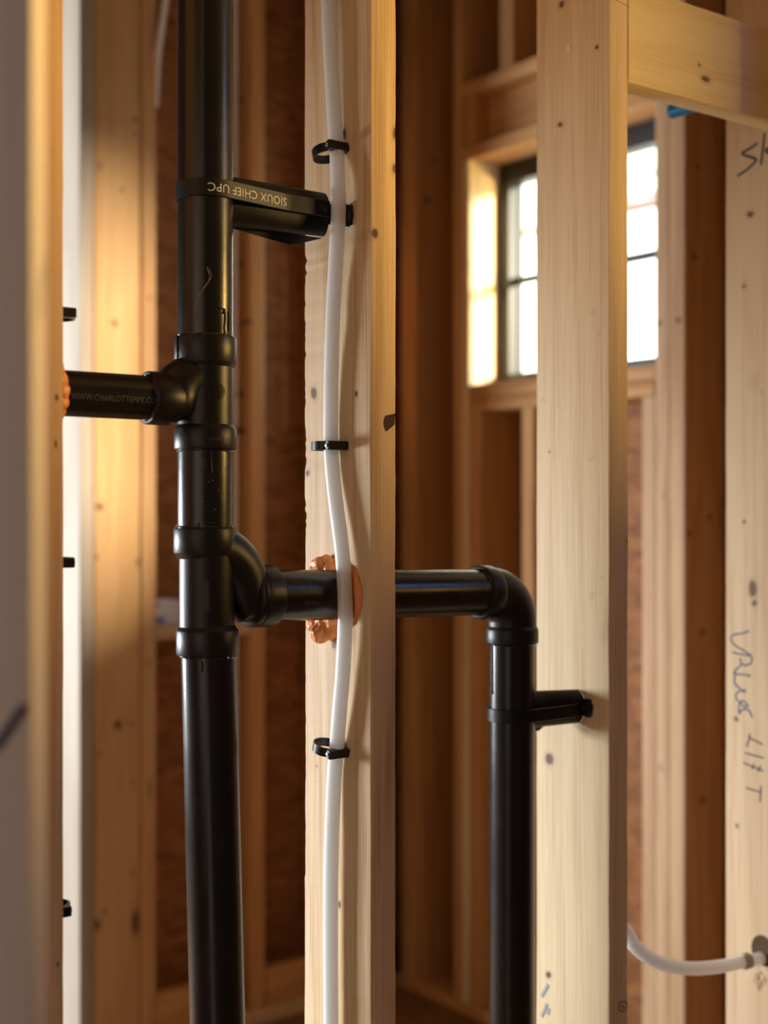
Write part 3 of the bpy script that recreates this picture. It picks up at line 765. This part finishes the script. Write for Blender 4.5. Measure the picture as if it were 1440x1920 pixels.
# ------------------------------------------------------------------ window wall (plane u = UW)
def wstud(p0, p1, zb, zt, sd, lab, name='wall_stud', cols=None, kn=(), cat='stud', dep=.14):
    v1, v0 = v_at(p0, UW), v_at(p1, UW)
    kk = []
    for (f, px, py, rx, ry, dk) in kn:
        if f == 'n': Y = on_u(px, py, UW).y; kk.append(('y', v_at(px, UW)-v0, z_at(py, UW, v_at(px, UW))-zb, rx/F*Y/.66, ry/F*Y, dk))
        else: Y = on_v(px, py, v0).y; kk.append(('x', u_at(px, v0)-UW, z_at(py, u_at(px, v0), v0)-zb, rx/F*Y/.75, ry/F*Y, dk))
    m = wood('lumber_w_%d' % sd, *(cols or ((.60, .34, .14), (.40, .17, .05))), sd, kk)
    return tag(board(name, W(UW, v0, zb), D, B, Z, dep, v1-v0, zt-zb, m, sd), lab, cat)
ZP = FLOOR+.038
def zw(px, py): return z_at(py, UW, v_at(px, UW))
z_sill = zw(1000, 710)                                    # top of the sill boards at column 1000
z_sill = .5*(zw(882, 720)+zw(1225, 684)); z_head = .5*(zw(880, 291)+zw(1215, 200))
z_hd2 = zw(866, 268)
sillh = .037
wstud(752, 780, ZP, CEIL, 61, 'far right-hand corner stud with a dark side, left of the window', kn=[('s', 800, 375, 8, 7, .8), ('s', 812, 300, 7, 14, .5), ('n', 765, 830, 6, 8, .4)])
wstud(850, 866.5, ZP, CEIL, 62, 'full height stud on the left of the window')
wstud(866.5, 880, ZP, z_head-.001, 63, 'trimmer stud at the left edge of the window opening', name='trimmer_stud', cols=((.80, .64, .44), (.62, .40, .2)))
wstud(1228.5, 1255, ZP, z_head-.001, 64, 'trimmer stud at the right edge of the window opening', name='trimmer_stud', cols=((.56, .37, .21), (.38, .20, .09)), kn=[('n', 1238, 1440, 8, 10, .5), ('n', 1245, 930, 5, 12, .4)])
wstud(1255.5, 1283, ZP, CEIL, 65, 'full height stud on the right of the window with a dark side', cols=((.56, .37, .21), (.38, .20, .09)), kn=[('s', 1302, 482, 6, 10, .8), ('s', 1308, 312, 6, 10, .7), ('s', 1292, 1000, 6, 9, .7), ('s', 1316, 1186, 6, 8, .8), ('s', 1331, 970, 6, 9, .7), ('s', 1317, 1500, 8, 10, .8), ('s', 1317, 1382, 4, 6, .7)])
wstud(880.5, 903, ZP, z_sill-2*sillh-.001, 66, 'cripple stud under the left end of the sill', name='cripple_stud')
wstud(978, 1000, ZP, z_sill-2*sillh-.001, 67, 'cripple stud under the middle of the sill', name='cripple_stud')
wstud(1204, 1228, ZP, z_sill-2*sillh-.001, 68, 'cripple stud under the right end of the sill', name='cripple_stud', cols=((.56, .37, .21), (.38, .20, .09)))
vl, vr = v_at(880, UW), v_at(1228, UW); vkl = v_at(866.5, UW); vkr = v_at(1255, UW)
def wboard(name, va, vb, z0, h, du, sd, lab, off=0, cols=None, cat='beam', kn=()):
    m = wood('lumber_wh_%d' % sd, *(cols or ((.60, .34, .14), (.40, .17, .05))), sd, kn)
    return tag(board(name, W(UW+off, va, z0), D, Z, B, du, h, vb-va, m, sd), lab, cat)
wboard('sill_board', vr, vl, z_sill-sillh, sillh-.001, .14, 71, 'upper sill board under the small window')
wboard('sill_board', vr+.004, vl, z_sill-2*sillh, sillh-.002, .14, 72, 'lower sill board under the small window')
# header: bottom board, recessed header plank, top board, cripples above
wboard('header_board', vr-.03, vkl-.0005, z_head, .036, .14, 73, 'flat board right over the window opening')
z_top = zw(880, 178)
wboard('header_plank', vr-.03, v_at(889.6, UW), z_head+.0365, z_top-z_head-.0375, .038, 74, 'recessed header plank above the window', off=.05, kn=[('x', 0, .2, .01, .01, .1)])
wboard('header_board', vr-.03, vkl-.0005, z_top, .036, .14, 75, 'topmost flat board of the window header')
m_ = v_at(890, UW)
wstud(868, 889, z_head+.037, z_top-.001, 76, 'short dark block at the left end of the header', name='header_block', cat='block', cols=((.52, .27, .09), (.36, .15, .04)))
wstud(936, 962, z_top+.037, CEIL, 77, 'cripple stud above the window header', name='cripple_stud', cols=((.45, .24, .10), (.30, .13, .04)))
wstud(1100, 1126, z_top+.037, CEIL, 78, 'cripple stud above the header hidden by the knotty stud', name='cripple_stud')
# studs of the window wall towards the viewer's right and its plates
for i, vv in enumerate((.42, .02)):
    m = wood('lumber_wr_%d' % i, wl, wd, 80+i)
    tag(board('wall_stud', W(UW, vv, ZP), D, B, Z, .14, .038, CEIL-ZP, m, 80+i), ('window wall stud hidden behind the right stud', 'window wall stud where the front wall meets it')[i], 'stud')
m = wood('lumber_wp', wl, wd, 85)
tag(board('bottom_plate', W(UW, VF+.05, FLOOR), D, Z, B, .14, .037, VB+.02-VF-.05, m, 85), 'bottom plate of the window wall', 'plate')
# sheathing with the window cut-out
bm = bmesh.new(); us = UW+.1405
def sh(va, vb, za, zb_): bx(bm, W(us, va, za), D*.012, B*(vb-va), Z*(zb_-za))
wz0, wz1 = z_sill, z_head
OV0, OV1, OZ0, OZ1 = -1.52, -1.0, .34, 1.22
sh(VF, OV0, FLOOR, CEIL+.04); sh(OV1, vr, FLOOR, CEIL+.04); sh(OV0, OV1, FLOOR, OZ0); sh(OV0, OV1, OZ1, CEIL+.04); sh(vl, VB+.14, FLOOR, CEIL+.04); sh(vr, vl, FLOOR, wz0); sh(vr, vl, wz1, CEIL+.04)
tag(obj('wall_right', bm, OSB, smooth=False), kind='structure')
# window unit
wn = empty('window_1', W(us-.03, (vl+vr)/2, wz0)); tag(wn, kind='structure')
fw = .040; bm = bmesh.new(); uf = us-.035; dep = .05
e = .004
def fr(va, vb, za, zb_, du0=0, du=dep): bx(bm, W(uf+du0, va, za), D*du, B*(vb-va), Z*(zb_-za), .002)
fr(vr+e, vr+e+fw, wz0+e, wz1-e); fr(vl-e-fw, vl-e, wz0+e, wz1-e); fr(vr+e+fw, vl-e-fw, wz1-e-fw*1.35, wz1-e); fr(vr+e+fw, vl-e-fw, wz0+e, wz0+e+fw*.7)
obj('window_frame', bm, FRAME_BLK, wn)
bm = bmesh.new(); zm = .5*(zw(985, 515)+zw(1210, 466)); fr(vr+e+fw, vl-e-fw, zm+.006, zm+.026, .015, .014); obj('muntin', bm, FRAME_BLK, wn)
bm = bmesh.new(); fr((vr+vl)/2-.005, (vr+vl)/2+.005, wz0+e+fw*.7, wz1-e-fw*1.3, .015, .014); obj('muntin', bm, FRAME_BLK, wn)
gm, nt, b = newmat('window_glass'); nt.nodes.remove(b)
out = [n for n in nt.nodes if n.type == 'OUTPUT_MATERIAL'][0]
tr = N(nt, 'ShaderNodeBsdfTransparent'); tr.inputs[0].default_value = (.93, .97, .96, 1); gl = N(nt, 'ShaderNodeBsdfGlossy'); gl.inputs['Roughness'].default_value = .02
mxs = N(nt, 'ShaderNodeMixShader'); mxs.inputs[0].default_value = .07
nt.links.new(tr.outputs[0], mxs.inputs[1]); nt.links.new(gl.outputs[0], mxs.inputs[2]); nt.links.new(mxs.outputs[0], out.inputs[0])
bm = bmesh.new(); bx(bm, W(uf+.020, vr+e+fw*.8, wz0+e+fw*.6), D*.004, B*(vl-vr-2*e-fw*1.6), Z*(wz1-wz0-2*e-fw*1.8)); obj('glass_pane', bm, gm, wn, smooth=False)
# screws on the right-hand studs by the window
for (px, py) in ((1236, 606), (1272, 601)):
    bm = bmesh.new(); rev(bm, on_u(px, py, UW), -D, [(-.01, .002), (0, .002), (.001, .005), (.004, .0045), (.005, .002)], 12)
    tag(obj('screw', bm, FRAME_BLK), 'dark screw in the %s stud right of the window' % ('trimmer' if px < 1250 else 'full height'), 'screw')
# neighbouring house seen through the window
hs = empty('neighbour_house', W(6.2, 5.4, FLOOR-.6)); tag(hs, 'white sided neighbour house with lettered house wrap, seen overexposed through the window', 'house')
SID = plain('white_siding', (.82, .83, .82), .6); TRIM_R = plain('pale_red_band', (.20, .09, .08), .6); WRAP = plain('house_wrap', (.86, .86, .86), .5); GREYL = plain('grey_letters', (.07, .07, .07), .6)
bm = bmesh.new(); bx(bm, W(6.2, 4.3, FLOOR-.6), D*.2, B*2.2, Z*2.5)
for k in range(16): bx(bm, W(6.185, 4.3, FLOOR-.6+k*.155), D*.02, B*2.2, Z*.14)
obj('siding', bm, SID, hs)
def wy(px, py, u): return v_at(px, u), z_at(py, u, v_at(px, u))
v_, z_ = wy(1200, 390, 6.2); bm = bmesh.new(); bx(bm, W(6.17, 4.3, z_-.03), D*.02, B*2.2, Z*.07); obj('trim_band', bm, TRIM_R, hs)
bm = bmesh.new(); bx(bm, W(6.19, 4.3, z_+.03), D*.2, B*2.2, Z*1.4); wr = obj('house_wrap', bm, WRAP, hs)
v_, z2 = wy(1203, 350, 6.18)
def fnl(x, y): return W(6.18, v_ - x, z2 + y)
text_obj('lettering', 'DO', .24, fnl, GREYL, wr, bold=.004)
bm = bmesh.new(); bx(bm, W(2.5, -6, FLOOR-.7), D*8, B*16, Z*.1); tag(obj('ground', bm, plain('yard_ground', (.45, .42, .36), .9, bump=.4, bscale=5), smooth=False), kind='structure')

bm = bmesh.new()
for k in range(8): bx(bm, W(2.47, -2.98+k*.185, FLOOR-.6), D*.02, B*.18, Z*5)
tag(obj('blocker_fence', bm, plain('blocker_fence_boards', (.09, .06, .04), .8)), 'tall dark board fence added outside, unseen, to block sky light at the small opening', 'blocker_fence')  # made-up boards that keep open sky out of the small opening
# ------------------------------------------------------------------ odds and ends on the right stud bay
# blue pipe end behind the blocking
P0 = on_y(1259, 209, 2.13); P1 = P0 + (-B)*.10
bm = bmesh.new(); rev(bm, P0, -B, [(0, .0075), (0, .0105), (.0006, .0112), (.10, .0112), (.10, .008)], 28)
tag(obj('water_tube', bm, BLUE), 'short blue tube end poking out behind the top right block', 'tube')
# white tube swinging into the hole of the right stud
vh = v_at(1428, U3); zh = z_at(1792, U3, vh)
hole = W(U3, vh, zh)
y2 = W(u_at(1178, .08), .08).y
pp = [W(U2+.041, .088, z_at(1700, U2+.04, .088)), on_v(1166, 1738, .087), on_v(1188, 1771, .086), on_v(1216, 1795, .085), on_v(1252, 1810, .083), on_v(1300, 1816, .080), on_v(1350, 1812, .076), on_v(1390, 1804, .071), hole + Z*-.004 - D*.004, hole + D*.03]
bm = bmesh.new(); tube(bm, smooth_path(pp, 8), .0100, 24)
tb = obj('water_tube', bm, PEX); tag(tb, 'white tube sagging from behind the knotty stud into the hole at right', 'tube')
bm = bmesh.new(); a0 = on_v(1392, 1804, .0715); rev(bm, a0, (on_v(1412, 1798, .0668)-a0), [(0, .0104), (.001, .0120), (.013, .0122), (.014, .0104)], 24)
ob = obj('tube_sleeve', bm, plain('grey_sleeve', (.42, .36, .32), .5)); ob.parent = tb; ob.location = ob.location - tb.location
HOLE = plain('drilled_hole_wood', (.10, .05, .02), .9, bump=.6, bscale=300)
def hole_decal(name, P, rv, rz, parent, mat):
    bm = bmesh.new(); rings_ = []
    for (s, dd) in ((1.08, -.0004), (1.0, -.0010), (.9, -.0004)):
        rings_.append([bm.verts.new(P + D*dd + B*math.cos(2*PI*k/32)*rv*s + Z*math.sin(2*PI*k/32)*rz*s) for k in range(32)])
    c = bm.verts.new(P - D*.0002)
    for a, b_ in zip(rings_, rings_[1:]):
        for k in range(32): bm.faces.new((a[k], a[(k+1) % 32], b_[(k+1) % 32], b_[k]))
    for k in range(32): bm.faces.new((rings_[-1][k], rings_[-1][(k+1) % 32], c))
    o = obj(name, bm, mat, None); o.parent = parent; o.matrix_parent_inverse = parent.matrix_basis.inverted(); return o
hole_decal('drilled_hole', on_u(1430, 1782, U3), .020, .022, s3, HOLE)
# torn chips under the hole
bm = bmesh.new()
for k in range(14):
    P = on_u(1412+random.uniform(0, 26), 1822+random.uniform(-6, 26), U3) - D*.001
    tube(bm, [P, P - D*random.uniform(.001, .006) - Z*random.uniform(.004, .014) + B*random.uniform(-.004, .004)], [.0012, .0003], 5)
ob = obj('wood_splinters', bm, plain('fresh_splinters', (.80, .66, .42), .8)); ob.parent = s3; ob.matrix_parent_inverse = s3.matrix_basis.inverted()
# marker writing on the right stud
def strokes(name, polys, parent, u, mat, r): 
    return stroke(name, [[on_u(x, y, u) for x, y in P] for P in polys], mat, parent, r)
strokes('marker_writing', [[(1421, 268), (1410, 276), (1398, 283), (1392, 287), (1396, 291), (1412, 296), (1418, 300), (1412, 308), (1398, 320), (1383, 330)],
                           [(1434, 249), (1431, 275), (1429, 293), (1427, 309)], [(1462, 262), (1450, 274), (1436, 281), (1446, 292), (1456, 308)]], s3, U3, INK, .0021)
strokes('marker_writing', [[(1405, 1183), (1390, 1188), (1376, 1190), (1370, 1196), (1376, 1208), (1396, 1221), (1408, 1229)],
                           [(1373, 1223), (1390, 1227), (1408, 1231), (1408, 1243), (1399, 1247), (1390, 1244), (1387, 1233)],
                           [(1390, 1246), (1378, 1258), (1378, 1263), (1404, 1266), (1403, 1269)], [(1378, 1262), (1377, 1280), (1384, 1288), (1394, 1297), (1397, 1294), (1383, 1298), (1380, 1308), (1388, 1318), (1396, 1325), (1402, 1322), (1392, 1314), (1386, 1322), (1386, 1338), (1392, 1330), (1404, 1332), (1410, 1345)]], s3, U3, INK_BLUE, .0014)
strokes('marker_writing', [[(1407, 1376), (1406, 1383), (1430, 1396)], [(1405, 1384), (1400, 1400)], [(1397, 1412), (1432, 1421)]], s3, U3, INK, .0013)
strokes('marker_writing', [[(1394, 1430), (1432, 1446)], [(1414, 1432), (1410, 1442)], [(1426, 1436), (1421, 1447)]]  , s3, U3, INK, .0013)
strokes('marker_writing', [[(1399, 1477), (1428, 1486)], [(1427, 1474), (1425, 1504)]], s3, U3, INK, .0013)
# bright nail head and little marks on the knotty stud
bm = bmesh.new(); rev(bm, on_u(1067, 90, U2), -D, [(-.004, .0025), (.0005, .0042), (.0012, .0036), (.0016, .001)], 18)
ob = obj('nail_head', bm, plain('bright_nail', (.85, .84, .78), .4)); ob.parent = s2; ob.matrix_parent_inverse = s2.matrix_basis.inverted(); ob['label'] = 'bright nail head'
strokes('marker_smudge', [[(1028, 1846), (1022, 1858), (1016, 1868)], [(1026, 1882), (1022, 1894), (1016, 1906)], [(1030, 1890), (1028, 1902)]], s2, U2, plain('blue_smudge', (.42, .44, .42), .8), .0034)
stroke('marker_mark', [[on_v(x, y, 0) for x, y in ((1160, 1880), (1172, 1878), (1176, 1886), (1170, 1896), (1160, 1893), (1160, 1880))], [on_v(x, y, 0) for x, y in ((1163, 1886), (1170, 1888), (1166, 1892))]], plain('brown_ink', (.05, .02, .015), .8), s2, .0006, -B)
stroke('pencil_line', [[on_v(x, y, 0) for x, y in ((1148, -2), (1160, 3), (1178, 12))]], plain('pencil', (.12, .08, .05), .8), s2, .0004, -B)
# dark pitch patch on the edge of the middle stud
bm = bmesh.new(); vs = [bm.verts.new(on_v(x, y, -.0004)) for x, y in ((741, 775), (734, 777), (724, 779), (720, 788), (720, 797), (724, 809), (732, 803), (740, 796))]
bm.faces.new(vs); ob = obj('bark_patch', bm, plain('dark_bark', (.10, .055, .03), .9, bump=.8, bscale=400), smooth=False); ob.parent = s1; ob.matrix_parent_inverse = s1.matrix_basis.inverted(); ob['label'] = 'dark bark patch'
# clean helper keys
for o in bpy.data.objects:
    for k in ('_o', '_u0'):
        if k in o: del o[k]
